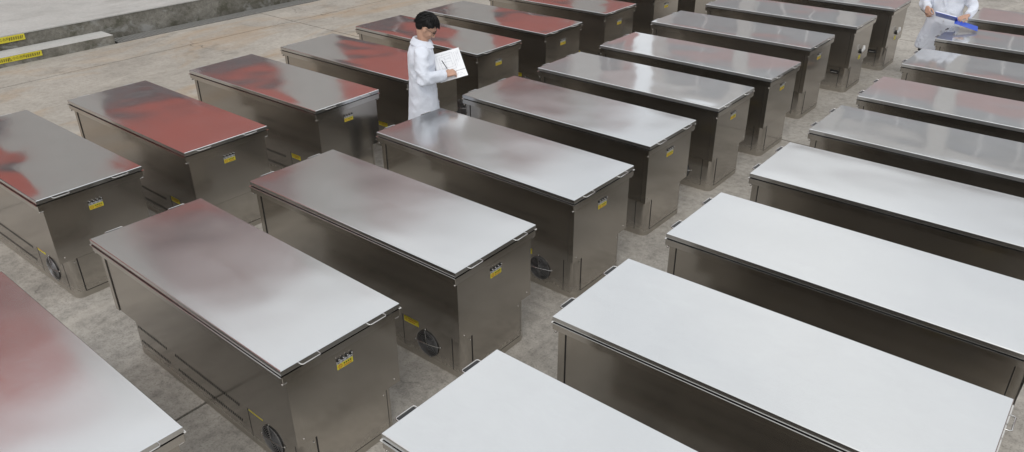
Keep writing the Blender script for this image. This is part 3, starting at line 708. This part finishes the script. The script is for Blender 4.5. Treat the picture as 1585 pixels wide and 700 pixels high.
    for sy in (-1, 1):
        lp = MB(); x0 = C.x + 0.128; pts = [(nb.x + 0.074, sy * 0.050, nb.z - 0.035), (x0 - 0.030, sy * 0.112, 1.315), (x0 - 0.004, sy * 0.075, 1.25), (x0 + 0.008, sy * 0.010, 1.13), (x0 - 0.012, sy * 0.028, 1.30)]
        vs = [V(p) for p in pts]; o = V((0.008, 0, 0.002)); lp.add(vs + [p - o for p in vs], [(0, 1, 2, 3, 4), (9, 8, 7, 6, 5)] + [(i, (i + 1) % 5, 5 + (i + 1) % 5, 5 + i) for i in range(5)])
        lp.build('lapel', M['coat'], coat)
    for z in (1.08, 0.95, 0.82, 0.69):
        tt = (z - P.z) / (C.z - P.z); cx_ = P.x + (C.x - P.x) * max(0, tt)
        MB().ell((cx_ + 0.138 + (0.012 if z < 0.9 else 0.0), 0.012, z), (0.004, 0.010, 0.010), None, 10, 5).build('button', M['button'], coat, 60)
    return root

HEAD1 = 47.0
V = Vector
J1 = dict(pelvis=(0.0, 0, 0.93), chest=(0.0, 0, 1.24), neck=(0.025, 0, 1.425), head=(0.070, 0, 1.575),
          hipL=(0, 0.09, 0.90), hipR=(0, -0.09, 0.90), kneeL=(0.03, 0.10, 0.50), kneeR=(0.01, -0.10, 0.50), ankleL=(0.0, 0.11, 0.085), ankleR=(-0.03, -0.11, 0.085),
          shL=(0.0, 0.165, 1.375), shR=(0.0, -0.165, 1.375), elL=(0.03, 0.265, 1.14), elR=(0.0, -0.270, 1.140), wrL=(0.21, 0.14, 1.09), wrR=(0.215, -0.150, 1.140),
          handL=((0.22, 0.135, 1.09), (0.9, -0.35, 0.1), (0, 0, 1), (0, -0.3, 0.3), (25, 25, 15)),
          handR=((0.223, -0.146, 1.142), (0.95, 0.35, 0.15), (0.2, 0.6, -0.75), (0.1, 0.5, 0.8), (42, 55, 35)))
p1 = person((-5.45, 5.22, 0), R(HEAD1), 'person in a white lab coat and glasses writing on an open sheet', J1, (0, R(40), R(-8)), True, 0.52)

# open drawing folder and pen in the first person's hands
cr_, cf = V((math.cos(R(39.57)), math.sin(R(39.57)), 0)), V((-math.sin(R(39.57)), math.cos(R(39.57)), 0))
n_t = R(38)
vv = (V((0, 0, 1)) * math.cos(n_t) + cf * math.sin(n_t)); uu = (cr_ * math.cos(R(6)) + cf * math.sin(R(6)))
q = R(15); uu2 = uu * math.cos(q) + vv * math.sin(q); vv2 = vv * math.cos(q) - uu * math.sin(q); nn = uu2.cross(vv2).normalized(); vv2 = nn.cross(uu2).normalized(); uu2.normalize()
PAPER_C = V((-5.245, 5.400, 1.195))
FM = Matrix(((uu2.x, vv2.x, nn.x, PAPER_C.x), (uu2.y, vv2.y, nn.y, PAPER_C.y), (uu2.z, vv2.z, nn.z, PAPER_C.z), (0, 0, 0, 1)))
fo = tag(empty('drawing_folder', PAPER_C), 'open white folder with a drawn plan held by the writing person', 'folder'); fo.matrix_world = FM
MB().box(-0.140, 0.140, -0.070, 0.155, -0.006, 0.0).build('back_cover', M['paper'], fo)
sh = MB(); vs = []
for i in range(9):
    for j in range(7):
        x = -0.134 + 0.268 * i / 8; y = -0.066 + 0.216 * j / 6; vs.append((x, y, 0.003 + 0.004 * (j / 6) ** 2 + 0.002 * math.sin(i * 0.7)))
sh.add(vs, [(i * 7 + j, (i + 1) * 7 + j, (i + 1) * 7 + j + 1, i * 7 + j + 1) for i in range(8) for j in range(6)]).build('sheet', M['paper'], fo, 60)
lw = MB(); vs = []
for i in range(2):
    for j in range(4):
        x = -0.140 + 0.280 * i; y = -0.074 - 0.075 * j / 3; vs.append((x, y, 0.001 + 0.012 * (j / 3)))
lw.add(vs + [(a, b, c - 0.004) for a, b, c in vs], [(0, 1, 5, 4), (1, 2, 6, 5), (2, 3, 7, 6), (12, 13, 9, 8), (13, 14, 10, 9), (14, 15, 11, 10), (3, 11, 15, 7), (0, 4, 12, 8), (0, 8, 9, 1), (1, 9, 10, 2), (2, 10, 11, 3), (4, 5, 13, 12), (5, 6, 14, 13), (6, 7, 15, 14)]).build('lower_flap', M['paper'], fo)
ln = MB(); zz = 0.0085
def line(x0, y0, x1, y1, w=0.0008):
    if abs(x1 - x0) > abs(y1 - y0): ln.box(x0, x1, y0 - w, y0 + w, zz, zz + 0.0006)
    else: ln.box(x0 - w, x0 + w, y0, y1, zz, zz + 0.0006)
for a in ((-.105, -.045, .055, -.045), (-.105, .125, .055, .125), (-.105, -.045, -.105, .125), (.055, -.045, .055, .125), (-.08, -.02, .03, -.02), (-.08, .10, .03, .10), (-.08, -.02, -.08, .10), (-.03, -.02, -.03, .10), (.03, -.02, .03, .10), (-.08, .04, .03, .04), (.075, -.03, .075, .12), (.095, 0, .095, .12), (.115, .03, .115, .13), (-.03, .07, .03, .07)):
    line(*a)
rg = random.Random(3)
for k in range(26): x = rg.uniform(-.1, .11); y = rg.uniform(-.04, .12); line(x, y, x + rg.uniform(.006, .018), y, 0.0007)
for k in range(6): x = 0.02 + rg.uniform(0, .09); y = -0.10 - rg.uniform(0, .03); ln.box(x, x + 0.014, y, y + 0.002, 0.0145, 0.0152)
ln.build('drawing', M['ink'], fo)
hR = p1.matrix_basis @ V((0.345, -0.085, 1.100))
pen = MB(); tip = FM @ V((-0.035, -0.030, 0.010)); 
tail = tip + (V((0, 0, 1)) * 0.10 - cr_ * 0.045 - cf * 0.06)
pen.tube([tip, tip + (tail - tip) * 0.1, tail], [0.0012, 0.0042, 0.0042], 8)
tag(pen.build('pen', M['pen'], None, 50), 'dark pen in the right hand of the person with glasses', 'pen')

J2 = dict(pelvis=(0.0, 0, 0.94), chest=(-0.01, 0.0, 1.25), neck=(0.0, 0, 1.425), head=(0.045, 0, 1.575),
          hipL=(0, 0.09, 0.90), hipR=(0, -0.09, 0.90), kneeL=(0.03, 0.09, 0.50), kneeR=(0.02, -0.15, 0.50), ankleL=(0.0, 0.10, 0.085), ankleR=(-0.02, -0.19, 0.085),
          shL=(0.0, 0.17, 1.375), shR=(0.0, -0.17, 1.375), elL=(0.02, 0.300, 1.12), elR=(0.03, -0.27, 1.12), wrL=(0.21, 0.275, 1.065), wrR=(0.20, -0.205, 1.105),
          handL=((0.222, 0.268, 1.062), (0.72, -0.62, -0.20), (0.1, -0.2, -0.9), (0.5, -0.3, 0.6), (18, 30, 20)),
          handR=((0.21, -0.205, 1.100), (0.75, 0.30, -0.55), (-0.2, 0.6, -0.5), (0.4, 0.6, 0.4), (35, 50, 30)), flare=(0.0, -0.045))
P2 = (-2.17, 11.60, 0.0); H2 = R(-84)
p2 = person(P2, H2, 'person in a white lab coat holding a blue folder, head out of frame', J2, (0, R(30), 0), False, 0.56)
m2 = Matrix.Translation(P2) @ Matrix.Rotation(H2, 4, 'Z')
bf = tag(empty('blue_folder', P2), 'open blue folder with white papers held at the waist', 'folder')
bf.matrix_world = m2 @ Matrix.Translation((0.335, 0.09, 1.04)) @ Euler((R(-9), R(-24), 0)).to_matrix().to_4x4()
MB().box(-0.11, 0.12, -0.175, 0.085, -0.004, 0.0).build('cover', M['blue'], bf)
f2 = MB().prism([(-0.03, -0.03), (0.14, 0.0), (0.10, 0.28), (-0.08, 0.24)], -0.004, 0.0); f2.transform(Matrix.Translation((-0.02, 0.092, -0.008)) @ Matrix.Rotation(R(-6), 4, 'X') @ Matrix.Rotation(R(27), 4, 'Y')); f2.build('cover', M['blue'], bf)
MB().tube([(-0.12, 0.088, -0.004), (0.12, 0.088, -0.004)], 0.006, 8).build('spine', M['blue'], bf)
MB().box(-0.105, 0.112, -0.168, 0.075, 0.001, 0.012).build('paper_sheets', M['paper'], bf)
pen = MB(); a = m2 @ V((0.30, -0.175, 1.035)); b2 = m2 @ V((0.245, -0.275, 1.085))
pen.tube([a, a + (b2 - a) * 0.08, b2], [0.001, 0.0042, 0.0042], 8)
tag(pen.build('pen', M['pen'], None, 50), 'dark pen in the hand of the person with the blue folder', 'pen')
